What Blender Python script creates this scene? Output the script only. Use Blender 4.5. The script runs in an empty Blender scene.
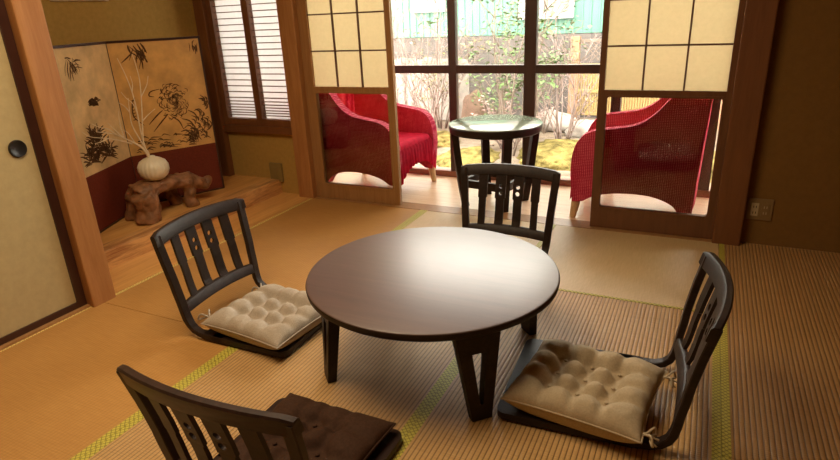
import bpy, bmesh, math, random
from mathutils import Vector, Matrix, noise
from mathutils.geometry import tessellate_polygon
SC = bpy.context.scene
COL = SC.collection
PI = math.pi
rnd = random.Random(7)

# ------------------------------------------------------------------ helpers
def link(name, bm, mat, parent=None, smooth=False, auto=None):
    me = bpy.data.meshes.new(name)
    bmesh.ops.recalc_face_normals(bm, faces=bm.faces[:])
    bm.to_mesh(me); bm.free()
    if mat: me.materials.append(mat)
    if smooth:
        for p in me.polygons: p.use_smooth = True
    o = bpy.data.objects.new(name, me); COL.objects.link(o)
    if auto is not None:
        me.set_sharp_from_angle(angle=math.radians(auto))
    if parent: o.parent = parent
    return o

def tag(o, label, cat, group=None):
    o['label'] = label; o['category'] = cat
    if group: o['group'] = group
    return o

def thing(name, label, cat, loc=(0, 0, 0), rz=0, group=None):
    o = bpy.data.objects.new(name, None); COL.objects.link(o)
    o.location = loc; o.rotation_euler = (0, 0, rz); o.empty_display_size = .05
    return tag(o, label, cat, group)

def struct(o, kind='structure'):
    o['kind'] = kind; return o

def structroot(name):
    o = bpy.data.objects.new(name, None); COL.objects.link(o); o['kind'] = 'structure'; return o

def box(bm, x0, x1, y0, y1, z0, z1):
    r = bmesh.ops.create_cube(bm, size=1)
    for v in r['verts']:
        v.co = Vector(((x0+x1)/2+v.co.x*(x1-x0), (y0+y1)/2+v.co.y*(y1-y0), (z0+z1)/2+v.co.z*(z1-z0)))
    return r['verts']

def boxbm(*a, bev=0, seg=2):
    bm = bmesh.new(); box(bm, *a)
    if bev: bevel(bm, bev, seg)
    return bm

def bevel(bm, w, seg=2, ang=40):
    es = [e for e in bm.edges if len(e.link_faces) == 2 and e.calc_face_angle(0) > math.radians(ang)]
    if es: bmesh.ops.bevel(bm, geom=es, offset=w, segments=seg, affect='EDGES', profile=.6, clamp_overlap=True)

def poly(bm, outer, holes, d0, d1, fn):
    """outline (with holes) in (u,v), thickness d0..d1, mapped by fn(u,v,d)"""
    loops = [[Vector((p[0], p[1], 0)) for p in l] for l in [outer]+list(holes)]
    tris = tessellate_polygon(loops)
    flat = [p for l in loops for p in l]
    A = [bm.verts.new(fn(p.x, p.y, d0)) for p in flat]
    B = [bm.verts.new(fn(p.x, p.y, d1)) for p in flat]
    for t in tris:
        try:
            bm.faces.new([A[i] for i in t]); bm.faces.new([B[i] for i in reversed(t)])
        except ValueError: pass
    k = 0
    for l in loops:
        n = len(l)
        for i in range(n):
            a, b = k+i, k+(i+1) % n
            bm.faces.new((A[a], A[b], B[b], B[a]))
        k += n
    return bm

def circ(cx, cy, r, n=16, ry=None):
    return [(cx+r*math.cos(2*PI*i/n), cy+(ry or r)*math.sin(2*PI*i/n)) for i in range(n)]

def rrect(x0, x1, y0, y1, r, n=5):
    out = []
    for cx, cy, a in ((x1-r, y0+r, -PI/2), (x1-r, y1-r, 0), (x0+r, y1-r, PI/2), (x0+r, y0+r, PI)):
        for i in range(n+1):
            t = a+PI/2*i/n; out.append((cx+r*math.cos(t), cy+r*math.sin(t)))
    return out

def tube(bm, pts, rad, seg=8, cap=True):
    pts = [Vector(p) for p in pts]; n = len(pts)
    rads = rad if isinstance(rad, (list, tuple)) else [rad]*n
    t0 = (pts[1]-pts[0]).normalized()
    nrm = t0.orthogonal().normalized(); rings = []
    for i in range(n):
        t = (pts[min(i+1, n-1)]-pts[max(i-1, 0)]).normalized()
        nrm = (nrm-t*nrm.dot(t)).normalized(); b = t.cross(nrm)
        rings.append([bm.verts.new(pts[i]+(nrm*math.cos(2*PI*k/seg)+b*math.sin(2*PI*k/seg))*rads[i]) for k in range(seg)])
    for i in range(n-1):
        for k in range(seg):
            bm.faces.new((rings[i][k], rings[i][(k+1) % seg], rings[i+1][(k+1) % seg], rings[i+1][k]))
    if cap:
        bm.faces.new(rings[0]); bm.faces.new(rings[-1])

def sweep(bm, path, prof):
    """path: list of (centre, side, up) ; prof(i) -> list of (s,u) offsets"""
    rings = []
    for i, (c, s, u) in enumerate(path):
        rings.append([bm.verts.new(Vector(c)+Vector(s)*a+Vector(u)*b) for a, b in prof(i)])
    n = len(rings[0])
    for i in range(len(rings)-1):
        for k in range(n):
            bm.faces.new((rings[i][k], rings[i][(k+1) % n], rings[i+1][(k+1) % n], rings[i+1][k]))
    bm.faces.new(rings[0]); bm.faces.new(rings[-1])

def lathe(bm, prof, seg=48, fn=None, c=(0, 0)):
    rings = []
    for r, z in prof:
        if r < 1e-5: rings.append([bm.verts.new((c[0], c[1], z))]); continue
        rings.append([bm.verts.new((c[0]+r*(fn(2*PI*k/seg, z) if fn else 1)*math.cos(2*PI*k/seg), c[1]+r*(fn(2*PI*k/seg, z) if fn else 1)*math.sin(2*PI*k/seg), z)) for k in range(seg)])
    for a, b in zip(rings, rings[1:]):
        for k in range(seg):
            k2 = (k+1) % seg
            if len(a) == 1 and len(b) > 1: bm.faces.new((a[0], b[k], b[k2]))
            elif len(b) == 1 and len(a) > 1: bm.faces.new((a[k], b[0], a[k2]))
            elif len(a) > 1: bm.faces.new((a[k], a[k2], b[k2], b[k]))

def smoothpath(pts, n=8):
    pts = [Vector(p) for p in pts]; out = []
    P = [pts[0]*2-pts[1]]+pts+[pts[-1]*2-pts[-2]]
    for i in range(1, len(P)-2):
        for k in range(n):
            t = k/n
            out.append(.5*((2*P[i])+(P[i+1]-P[i-1])*t+(2*P[i-1]-5*P[i]+4*P[i+1]-P[i+2])*t*t+(3*P[i]-P[i-1]-3*P[i+1]+P[i+2])*t**3))
    out.append(pts[-1]); return out

# ------------------------------------------------------------------ materials
class N:
    def __init__(s, name):
        s.m = bpy.data.materials.new(name); s.m.use_nodes = True
        s.t = s.m.node_tree; s.b = s.t.nodes['Principled BSDF']; s.out = s.t.nodes['Material Output']
    def add(s, typ, **kw):
        n = s.t.nodes.new(typ)
        for k, v in kw.items():
            if k in n.inputs.keys(): n.inputs[k].default_value = v
            else: setattr(n, k, v)
        return n
    def l(s, a, b): s.t.links.new(a, b)
    def coord(s, scale=(1, 1, 1), rot=(0, 0, 0)):
        tc = s.add('ShaderNodeTexCoord'); mp = s.add('ShaderNodeMapping')
        mp.inputs['Scale'].default_value = scale; mp.inputs['Rotation'].default_value = rot
        s.l(tc.outputs['Object'], mp.inputs['Vector']); return mp.outputs['Vector']
    def ramp(s, fac, stops):
        r = s.add('ShaderNodeValToRGB'); el = r.color_ramp.elements
        while len(el) < len(stops): el.new(.5)
        for e, (p, c) in zip(el, stops): e.position = p; e.color = (*c, 1)
        s.l(fac, r.inputs['Fac']); return r.outputs['Color']
    def noise(s, vec, scale, detail=4, rough=.6, dist=0):
        n = s.add('ShaderNodeTexNoise', Scale=scale, Detail=detail, Roughness=rough, Distortion=dist)
        s.l(vec, n.inputs['Vector']); return n.outputs['Fac']
    def bump(s, h, strength=.3, dist=.002):
        b = s.add('ShaderNodeBump', Strength=strength, Distance=dist)
        s.l(h, b.inputs['Height']); s.l(b.outputs['Normal'], s.b.inputs['Normal'])
    def mix(s, fac, a, b, mode='MIX'):
        m = s.add('ShaderNodeMix', data_type='RGBA', blend_type=mode)
        for sock, v in ((m.inputs[0], fac), (m.inputs[6], a), (m.inputs[7], b)):
            if hasattr(v, 'links'): s.l(v, sock)
            else: sock.default_value = v if isinstance(v, float) else (*v, 1)
        return m.outputs[2]
    def math(s, op, a, b=None):
        m = s.add('ShaderNodeMath', operation=op)
        for i, v in enumerate((a, b)):
            if v is None: continue
            if hasattr(v, 'links'): s.l(v, m.inputs[i])
            else: m.inputs[i].default_value = v
        return m.outputs[0]

def wood(name, c1, c2, axis='z', rough=.45, scale=1, grain=1., spec=.5, bump=.15):
    m = N(name); sc = {'x': (1.2, 14, 14), 'y': (14, 1.2, 14), 'z': (14, 14, 1.2)}[axis]
    v = m.coord(tuple(a*scale for a in sc))
    n1 = m.noise(v, 2.2, 6, .62, .9); n2 = m.noise(v, 14, 3, .6)
    f = m.math('ADD', m.math('MULTIPLY', n1, .75), m.math('MULTIPLY', n2, .25))
    lo, hi = .5-.16/grain, .5+.16/grain
    m.l(m.ramp(f, [(lo, c1), (hi, c2)]), m.b.inputs['Base Color'])
    m.b.inputs['Roughness'].default_value = rough; m.b.inputs['Specular IOR Level'].default_value = spec
    m.bump(f, bump, .003); return m.m

def plain(name, c, rough=.5, var=.12, scale=12, spec=.5, bump=0, bscale=60, metal=0):
    m = N(name); v = m.coord()
    n = m.noise(v, scale, 4, .6)
    d = tuple(x*(1-var) for x in c); u = tuple(min(1, x*(1+var)) for x in c)
    m.l(m.ramp(n, [(.3, d), (.7, u)]), m.b.inputs['Base Color'])
    m.b.inputs['Roughness'].default_value = rough; m.b.inputs['Specular IOR Level'].default_value = spec
    m.b.inputs['Metallic'].default_value = metal
    if bump: m.bump(m.noise(v, bscale, 3, .6), bump, .004)
    return m.m

def tatami(name, axis, c1, c2, depth):
    m = N(name); v = m.coord()
    sep = m.add('ShaderNodeSeparateXYZ'); m.l(v, sep.inputs[0])
    a, b = (sep.outputs['X'], sep.outputs['Y']) if axis == 'y' else (sep.outputs['Y'], sep.outputs['X'])
    rib = m.math('ABSOLUTE', m.math('SINE', m.math('MULTIPLY', a, PI/.0155)))
    rib = m.math('POWER', rib, .55)
    cell = m.math('ABSOLUTE', m.math('SINE', m.math('MULTIPLY', b, PI/.009)))
    st = m.noise(m.coord((60, 3, 1) if axis == 'x' else (3, 60, 1)), 4, 3, .6)
    big = m.noise(v, 2.5, 4, .6)
    f = m.math('ADD', m.math('MULTIPLY', st, .6), m.math('MULTIPLY', big, .4))
    base = m.ramp(f, [(.3, c1), (.68, c2)])
    dark = m.ramp(rib, [(0.0, (1-depth,)*3), (.75, (1, 1, 1))])
    m.l(m.mix(1.0, base, dark, 'MULTIPLY'), m.b.inputs['Base Color'])
    m.b.inputs['Roughness'].default_value = .48; m.b.inputs['Specular IOR Level'].default_value = .45
    h = m.math('ADD', rib, m.math('MULTIPLY', cell, .18))
    m.bump(h, min(1, depth*1.3), .0022); return m.m

def brocade(name, c1, c2):
    m = N(name); v = m.coord((1, 1, 1), (0, 0, PI/4))
    sep = m.add('ShaderNodeSeparateXYZ'); m.l(v, sep.inputs[0])
    sx = m.math('ABSOLUTE', m.math('SINE', m.math('MULTIPLY', sep.outputs['X'], PI/.0125)))
    sy = m.math('ABSOLUTE', m.math('SINE', m.math('MULTIPLY', sep.outputs['Y'], PI/.0125)))
    g = m.math('MINIMUM', sx, sy)
    m.l(m.ramp(g, [(.18, c1), (.4, c2)]), m.b.inputs['Base Color'])
    m.b.inputs['Roughness'].default_value = .55; m.bump(g, .35, .001); return m.m

def glass(name, tint=(1, 1, 1), refl=1.0):
    m = N(name); t = m.t; t.nodes.remove(m.b)
    tr = m.add('ShaderNodeBsdfTransparent'); tr.inputs[0].default_value = (*tint, 1)
    gl = m.add('ShaderNodeBsdfGlossy', Roughness=.02)
    fr = m.add('ShaderNodeFresnel', IOR=1.5)
    f = m.math('MULTIPLY', fr.outputs[0], refl)
    mx = m.add('ShaderNodeMixShader'); m.l(f, mx.inputs[0]); m.l(tr.outputs[0], mx.inputs[1]); m.l(gl.outputs[0], mx.inputs[2])
    m.l(mx.outputs[0], m.out.inputs[0]); return m.m

def paper(name, c, trans=.6):
    m = N(name); t = m.t; v = m.coord(); n = m.noise(v, 45, 5, .7)
    col = m.ramp(n, [(.25, tuple(x*.9 for x in c)), (.75, c)])
    d = m.add('ShaderNodeBsdfDiffuse'); tl = m.add('ShaderNodeBsdfTranslucent')
    m.l(col, d.inputs[0]); m.l(col, tl.inputs[0])
    mx = m.add('ShaderNodeMixShader'); mx.inputs[0].default_value = trans
    m.l(d.outputs[0], mx.inputs[1]); m.l(tl.outputs[0], mx.inputs[2]); m.l(mx.outputs[0], m.out.inputs[0])
    t.nodes.remove(m.b); return m.m

def leafmat(name, c1, c2):
    m = N(name); v = m.coord(); n = m.noise(v, 9, 3, .6)
    m.l(m.ramp(n, [(.3, c1), (.7, c2)]), m.b.inputs['Base Color']); m.b.inputs['Roughness'].default_value = .5
    return m.m

M = {}
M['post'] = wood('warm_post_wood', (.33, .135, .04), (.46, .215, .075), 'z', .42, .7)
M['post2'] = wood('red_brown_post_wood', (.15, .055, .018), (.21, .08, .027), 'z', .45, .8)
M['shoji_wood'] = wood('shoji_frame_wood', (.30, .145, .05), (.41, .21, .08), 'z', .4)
M['shoji_backlit'] = wood('shoji_backlit_wood', (.125, .05, .02), (.185, .075, .03), 'z', .42)  # same frame wood, darkened in colour for the backlit right door
M['lattice'] = plain('lattice_bar_wood', (.13, .06, .03), .5)
M['alcove'] = wood('alcove_board_wood', (.58, .27, .07), (.78, .43, .14), 'y', .28, .55, 1.3)
M['riser'] = wood('step_beam_wood', (.34, .135, .04), (.74, .42, .16), 'y', .4, .9, 1.6)
M['veranda'] = wood('veranda_plank_wood', (.74, .50, .31), (.86, .64, .43), 'x', .3, .8)
M['dark'] = wood('dark_stained_wood', (.014, .008, .006), (.034, .019, .013), 'x', .46, 1, 1, .25, .06)
M['darkred'] = wood('dark_red_brown_wood', (.020, .009, .006), (.044, .02, .013), 'x', .42, 1, 1, .3, .06)
M['tabletop'] = wood('table_top_wood', (.06, .022, .014), (.105, .045, .03), 'x', .44, .8, .8, 1.0, .03)
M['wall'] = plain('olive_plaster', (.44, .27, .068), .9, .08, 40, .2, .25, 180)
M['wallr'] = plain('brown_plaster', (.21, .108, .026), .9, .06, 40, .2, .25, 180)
M['ceiling'] = wood('ceiling_board', (.45, .30, .15), (.55, .38, .2), 'y', .6)
M['fusuma'] = plain('fusuma_paper', (.47, .37, .19), .8, .06, 30, .2, .1, 90)
M['black'] = plain('black_lacquer', (.05, .018, .012), .3, .1)
M['blackmetal'] = plain('black_metal', (.012, .01, .01), .35, .1, 30, .6)
M['gold'] = plain('aged_gold_paper', (.64, .36, .11), .55, .22, 7, .4)
M['gold2'] = plain('pale_aged_gold_paper', (.74, .52, .25), .55, .25, 6, .4)
M['ink'] = plain('brown_black_ink', (.12, .06, .028), .8, .5, 60, .1)
M['ink2'] = plain('thin_brown_ink', (.18, .10, .04), .8, .3, 60, .1)
M['redcloth'] = plain('dark_red_cloth', (.15, .026, .011), .75, .15, 90, .2, .2, 300)
M['root'] = plain('gnarled_root_wood', (.25, .115, .05), .5, .5, 16, .4, .8, 45)
M['vase'] = plain('cream_glaze', (.76, .68, .51), .35, .05, 10)
M['twig'] = plain('bleached_twig', (.72, .58, .38), .7, .12, 40)
M['linen'] = plain('beige_linen', (.47, .375, .25), .9, .10, 160, .1, .35, 420)
M['linen2'] = plain('greige_linen', (.41, .345, .275), .9, .10, 160, .1, .35, 420)
M['browncloth'] = plain('brown_velvet', (.055, .026, .015), .8, .2, 120, .15, .3, 300)
M['alu'] = wood('window_frame_brown', (.04, .018, .012), (.06, .026, .018), 'z', .4)
M['sill'] = wood('window_sill_red_wood', (.20, .07, .04), (.28, .11, .06), 'x', .45)
M['glass'] = glass('clear_pane', (.97, .98, .97), .8)
M['doorglass'] = glass('door_pane', (.97, .96, .95), 1.1)
M['paper'] = paper('shoji_paper', (.60, .46, .245), .58)
M['paperw'] = paper('white_window_paper', (.66, .62, .61), .62)
M['brocade'] = brocade('yellow_green_brocade', (.20, .165, .02), (.56, .48, .075))
M['brocade2'] = brocade('gold_brocade', (.45, .30, .06), (.80, .62, .22))
M['strap'] = plain('tan_strap', (.35, .24, .12), .7)
M['plate'] = plain('brown_socket_plate', (.24, .15, .06), .4, .05)
M['plate2'] = plain('olive_socket_plate', (.25, .175, .055), .5, .05)
M['socket'] = plain('cream_socket', (.50, .40, .24), .4, .05)
M['lightwood'] = plain('pale_leg_wood', (.62, .42, .22), .4, .1, 30)
M['siding'] = plain('mint_siding', (.085, .21, .155), .5, .05, 3)
M['white'] = plain('white_paint', (.34, .31, .32), .5, .03)
M['wpane'] = plain('grey_house_pane', (.22, .22, .20), .15, .2, 2)
M['soil'] = plain('garden_soil', (.15, .115, .085), .95, .4, 5, .1, .6, 20)
M['bamboo'] = wood('bamboo_fence', (.25, .17, .06), (.33, .235, .09), 'z', .6, 1.5)
M['fencepost'] = plain('brown_fence_post', (.30, .16, .09), .7, .15)
M['rock'] = plain('pale_rock', (.27, .24, .21), .85, .25, 5, .2, .8, 14)
M['rockb'] = plain('brown_rock', (.13, .085, .06), .85, .25, 5, .2, .8, 14)
M['moss'] = plain('yellow_green_moss', (.125, .098, .032), .95, .75, 7, .05, .9, 45)
M['bark'] = plain('grey_bark', (.15, .11, .085), .8, .2, 20)
M['barkp'] = plain('pinkish_bark', (.20, .145, .125), .8, .2, 20)
M['leafg'] = leafmat('green_leaf', (.035, .08, .015), (.12, .19, .05))
M['leafy'] = leafmat('yellow_leaf', (.15, .14, .025), (.26, .22, .06))
M['leafp'] = leafmat('pink_leaf', (.2, .11, .09), (.30, .19, .155))

def rattan(name, c1, c2, c3):
    m = N(name); v = m.coord()
    w1 = m.add('ShaderNodeTexWave', wave_type='BANDS', bands_direction='X', Scale=28., Distortion=3., Detail=2.); m.l(v, w1.inputs['Vector'])
    w2 = m.add('ShaderNodeTexWave', wave_type='BANDS', bands_direction='Z', Scale=34., Distortion=3., Detail=2.); m.l(v, w2.inputs['Vector'])
    g = m.math('MULTIPLY', w1.outputs['Fac'], w2.outputs['Fac'])
    n = m.noise(v, 8, 4, .6)
    f = m.math('ADD', m.math('MULTIPLY', g, .5), m.math('MULTIPLY', n, .5))
    m.l(m.ramp(f, [(.25, c1), (.5, c2), (.75, c3)]), m.b.inputs['Base Color'])
    m.b.inputs['Roughness'].default_value = .8; m.b.inputs['Specular IOR Level'].default_value = .2
    m.bump(g, .5, .004); return m.m
M['red'] = rattan('crimson_woven_cover', (.50, .016, .06), (.76, .06, .13), (.90, .30, .35))  # pinkish lightening stands in for door glass reflections over the armchairs
_tt = M['tabletop'].node_tree.nodes['Principled BSDF']; _tt.inputs['Coat Weight'].default_value = .55; _tt.inputs['Coat Roughness'].default_value = .5; _tt.inputs['Coat IOR'].default_value = 1.7
M['redplain'] = plain('crimson_throw', (.68, .018, .06), .85, .15, 30, .15, .3, 200)

def blockwall(name):
    m = N(name); v = m.coord((1, 1, 1), (PI/2, 0, 0))
    b = m.add('ShaderNodeTexBrick', Scale=1.0); m.l(v, b.inputs['Vector'])
    b.inputs['Brick Width'].default_value = .4; b.inputs['Row Height'].default_value = .2; b.inputs['Mortar Size'].default_value = .006
    b.inputs['Color1'].default_value = (.125, .112, .105, 1); b.inputs['Color2'].default_value = (.105, .095, .09, 1); b.inputs['Mortar'].default_value = (.085, .078, .075, 1)
    m.l(m.mix(m.noise(v, 6, 5, .7), (1., .95, .92), (.6, .56, .54)), m.add('ShaderNodeMix').inputs[0]) if False else None
    m.l(m.mix(1.0, b.outputs['Color'], m.ramp(m.noise(v, 5, 5, .7), [(.3, (.7, .66, .64)), (.7, (1, .96, .94))]), 'MULTIPLY'), m.b.inputs['Base Color'])
    m.b.inputs['Roughness'].default_value = .9; return m.m
M['block'] = blockwall('grey_block_wall')

# ------------------------------------------------------------------ room shell
FY = 3.32            # plane of the sliding doors
XL, XR = -2.475, 1.95
YB = -1.6
ZC = 2.4
WINY = 4.12
struct(link('floor', boxbm(-2.60, XR+.1, YB-.1, 3.29, -.12, -.03), M['ceiling']))
struct(link('ceiling', boxbm(-3.6, XR+.1, YB-.1, 4.35, ZC, ZC+.06), M['ceiling']))
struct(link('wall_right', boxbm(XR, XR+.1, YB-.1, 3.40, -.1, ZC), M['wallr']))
struct(link('wall_rear', boxbm(-2.7, XR, YB-.1, YB, -.1, ZC), M['wall']))
struct(link('wall_left', boxbm(-2.66, -2.56, YB, 1.5, -.03, ZC), M['wall']))
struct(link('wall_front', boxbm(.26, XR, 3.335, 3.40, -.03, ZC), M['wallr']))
# transom above the sliding doors
struct(link('wall_transom', boxbm(-2.475, .13, 3.34, 3.39, 1.86, ZC), M['wall']))
struct(link('trim_lintel', boxbm(-2.475, .13, 3.29, 3.42, 1.76, 1.86, bev=.004), M['shoji_wood']))
struct(link('trim_threshold', boxbm(-2.475, .13, 3.285, 3.405, -.03, .0), M['shoji_wood']))
# door posts
struct(link('trim_door_post_left', boxbm(-2.60, -2.475, 3.27, 3.42, -.03, ZC, bev=.006), M['post']))
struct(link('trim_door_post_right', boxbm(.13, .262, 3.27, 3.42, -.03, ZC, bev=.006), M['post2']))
# alcove post
struct(link('trim_alcove_post', boxbm(-2.585, -2.468, 1.498, 1.618, -.03, ZC, bev=.006), M['post']))
# alcove shell
struct(link('wall_alcove_back', boxbm(-3.5, -3.42, 1.5, 3.40, -.03, ZC), M['wall']))
struct(link('wall_alcove_side', boxbm(-3.42, -2.585, 1.45, 1.53, -.03, ZC), M['wall']))
wb = bmesh.new()
box(wb, -3.42, -2.60, 3.325, 3.40, -.03, .46); box(wb, -3.42, -2.60, 3.325, 3.40, 1.80, ZC)
box(wb, -3.42, -3.33, 3.325, 3.40, .46, 1.80)
struct(link('wall_alcove_far', wb, M['wall']))
struct(link('trim_alcove_corner', boxbm(-3.335, -3.245, 3.27, 3.325, .105, ZC, bev=.005), M['post2']))
struct(link('floor_alcove_board', boxbm(-2.80, -2.502, 1.535, 3.325, -.03, .002), M['alcove']))
struct(link('trim_alcove_step', boxbm(-2.90, -2.795, 1.535, 3.325, -.03, .108, bev=.005), M['riser']))
fa = boxbm(-3.42, -2.90, 1.535, 3.325, -.03, .105, bev=.002)
struct(link('floor_alcove_platform', fa, M['alcove']))
struct(link('trim_fusuma_sill', boxbm(-2.56, -2.49, YB, 1.497, -.03, .012, bev=.003), M['shoji_wood']))

# fusuma sliding door
d1 = structroot('door_1')
link('door_panel', boxbm(-2.545, -2.518, .66, 1.455, .04, 1.8), M['fusuma'], d1)
fb = bmesh.new()
box(fb, -2.55, -2.510, 1.455, 1.496, .012, 1.84); box(fb, -2.55, -2.510, .62, .66, .012, 1.84)
box(fb, -2.55, -2.510, .66, 1.455, .012, .04); box(fb, -2.55, -2.510, .66, 1.455, 1.8, 1.84)
link('door_frame', fb, M['black'], d1)
hb = bmesh.new(); lathe(hb, [(0, .004), (.024, .004), (.029, .007), (.034, .007), (.036, .003), (.036, -.003), (0, -.003)], 32)
h = link('door_pull', hb, M['blackmetal'], d1, True, 40)
h.matrix_basis = Matrix.Translation((-2.516, 1.392, .777)) @ Matrix.Rotation(PI/2, 4, 'Y')
d4 = structroot('door_4')
link('door_panel', boxbm(-2.545, -2.518, -1.5, .6, .04, 1.8), M['fusuma'], d4)
fb = bmesh.new(); box(fb, -2.55, -2.510, -1.56, -1.5, .012, 1.84); box(fb, -2.55, -2.51, .6, .619, .012, 1.84); link('door_frame', fb, M['black'], d4)

# ------------------------------------------------------------------ tatami mats
M['tat1'] = tatami('tatami_ribbed', 'y', (.46, .265, .10), (.62, .385, .16), .92)  # all one matting; tone and rib contrast per mat imitate how light falls
M['tat2'] = tatami('tatami_fine', 'y', (.41, .195, .05), (.54, .285, .082), .25)
M['tat3'] = tatami('tatami_fine_across', 'x', (.54, .37, .165), (.68, .49, .25), .22)
M['tat4'] = tatami('tatami_ribbed_shaded', 'y', (.40, .215, .075), (.50, .28, .108), .9)  # same matting, shade of the dimmer right side put into the colour
BW = .0245
def mat_(label, x0, x1, y0, y1, m, sides, left=None):
    g = .0012
    t = thing('tatami_mat', label, 'tatami mat', ((x0+x1)/2, (y0+y1)/2, -.03), 0, 'tatami mats covering the room floor')
    hx, hy = (x1-x0)/2-g, (y1-y0)/2-g
    link('mat_body', boxbm(-hx, hx, -hy, hy, 0, .0285, bev=.002), m, t)
    for s in sides:
        mm = M['brocade']; w = BW
        if s == 'g': b = boxbm(-hx, -hx+.017, -hy, hy, .0012, .0305); mm = M['brocade2']
        elif s == 'l': b = boxbm(-hx-.0005, -hx+w, -hy, hy, .001, .03)
        elif s == 'r': b = boxbm(hx-w, hx+.0005, -hy, hy, .001, .03)
        elif s == 'n': b = boxbm(-hx, hx, -hy-.0005, -hy+w*.55, .001, .03)
        else: b = boxbm(-hx, hx, hy-w, hy+.0005, .001, .03)
        link('cloth_border', b, mm, t)
X0, X1, X2, X3, X4 = -2.50, -1.59, -.7135, .165, 1.04
mat_('smooth golden tatami mat along the cream sliding panel, its edge band dull olive', X0, X1, -.21, 1.552, M['tat2'], 'gr')
mat_('golden tatami mat along the wooden alcove step, under the left chair back', X0, X1, 1.552, 3.285, M['tat2'], 'gr')
mat_('tatami mat under the left chair seat and the left leg of the table', X1, X2, .67, 2.43, M['tat1'], 'lr')
mat_('tatami mat in front of the left paper door, behind the round table', X1, X2, 2.43, 3.285, M['tat3'], 'lr')
mat_('ribbed tatami mat under the right chair and the round table V shaped front leg', X2, X3, .67, 2.43, M['tat1'], 'lr')
mat_('pale smooth tatami mat in front of the right paper door', X2, X3, 2.43, 3.285, M['tat3'], 'n')
mat_('brown ribbed tatami mat right of the bright band, reaching to the socket wall', X3, X4, 1.55, 3.335, M['tat4'], 'l')
mat_('brown ribbed tatami mat in the near right corner of the photo', X3, X4, -.21, 1.55, M['tat4'], 'l')
mat_('tatami mat filling the far right corner beneath the socket wall', X4, XR, -.21, 3.335, M['tat4'], '')
mat_('tatami mat nearest the camera under the brown cushion chair', X1, X2, -1.09, .67, M['tat1'], 'lr')
mat_('tatami mat nearest the camera right of the brown cushion chair', X2, X3, -1.09, .67, M['tat1'], 'lr')

# ------------------------------------------------------------------ sliding paper doors
def shoji(name, x0, x1, mat, gx0, gx1, gz0, gz1, cols, colx, rows, lx0, lx1, lz0, lz1, y=FY):
    r = structroot(name); r.location = (0, 0, 0)
    f = bmesh.new()
    poly(f, [(x0, .002), (x1, .002), (x1, 1.765), (x0, 1.765)],
         [rrect(gx0, gx1, gz0, gz1, .014), [(lx0, lz0), (lx1, lz0), (lx1, lz1), (lx0, lz1)]], y, y+.03, lambda u, v, d: Vector((u, d, v)))
    link('door_frame', f, mat, r)
    p = bmesh.new(); vs = [p.verts.new(c) for c in ((lx0, y+.021, lz0), (lx1, y+.021, lz0), (lx1, y+.021, lz1), (lx0, y+.021, lz1))]; p.faces.new(vs)
    link('paper', p, M['paper'], r)
    g = bmesh.new(); box(g, gx0-.006, gx1+.006, y+.013, y+.016, gz0-.006, gz1+.006)
    link('glass_pane', g, M['doorglass'], r)
    l = bmesh.new()
    for x in colx: box(l, x-.0045, x+.0045, y+.006, y+.02, lz0, lz1)
    for z in rows: box(l, lx0, lx1, y+.007, y+.0195, z-.0045, z+.0045)
    link('lattice', l, M['lattice'], r)
    # recessed moulding round the glass
    mo = bmesh.new(); poly(mo, rrect(gx0-.012, gx1+.012, gz0-.012, gz1+.012, .02), [rrect(gx0-.001, gx1+.001, gz0-.001, gz1+.001, .014)], y-.003, y, lambda u, v, d: Vector((u, d, v)))
    link('moulding', mo, mat, r)
    return r
rows = [1.02, 1.248, 1.476]
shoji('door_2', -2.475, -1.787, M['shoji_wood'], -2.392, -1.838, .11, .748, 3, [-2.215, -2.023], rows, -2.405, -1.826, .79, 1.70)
shoji('door_3', -.522, .13, M['shoji_backlit'], -.474, .090, .128, .756, 3, [-.298, -.096], rows, -.492, .103, .793, 1.70)

# ------------------------------------------------------------------ lattice window in the alcove
w2 = structroot('window_2')
wf = bmesh.new()
wx0, wx1, wz0, wz1 = -3.245, -2.60, .455, 1.80
box(wf, wx0, wx1, 3.285, 3.36, wz0, wz0+.05); box(wf, wx0, wx1, 3.30, 3.36, wz0+.05, wz0+.10)
box(wf, wx0, wx0+.045, 3.30, 3.36, wz0+.1, wz1); box(wf, wx0, wx1, 3.29, 3.36, wz1-.06, wz1)
box(wf, -2.925, -2.872, 3.298, 3.35, wz0+.1, wz1-.06)
link('window_frame', wf, M['post2'], w2)
sl = bmesh.new(); z = .585
zs = [.578, .596, .614, .634, .655, .678, .704]
while zs[-1] < 1.7: zs.append(zs[-1]+.042)
for z in zs:
    for a, b in ((wx0+.045, -2.925), (-2.872, wx1)): box(sl, a, b, 3.322, 3.336, z-.0032, z+.0032)
link('slats', sl, M['lattice'], w2)
pp = bmesh.new(); pp.faces.new([pp.verts.new(c) for c in ((wx0, 3.348, wz0+.08), (wx1, 3.348, wz0+.08), (wx1, 3.348, wz1-.05), (wx0, 3.348, wz1-.05))])
link('window_paper', pp, M['paperw'], w2)

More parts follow.
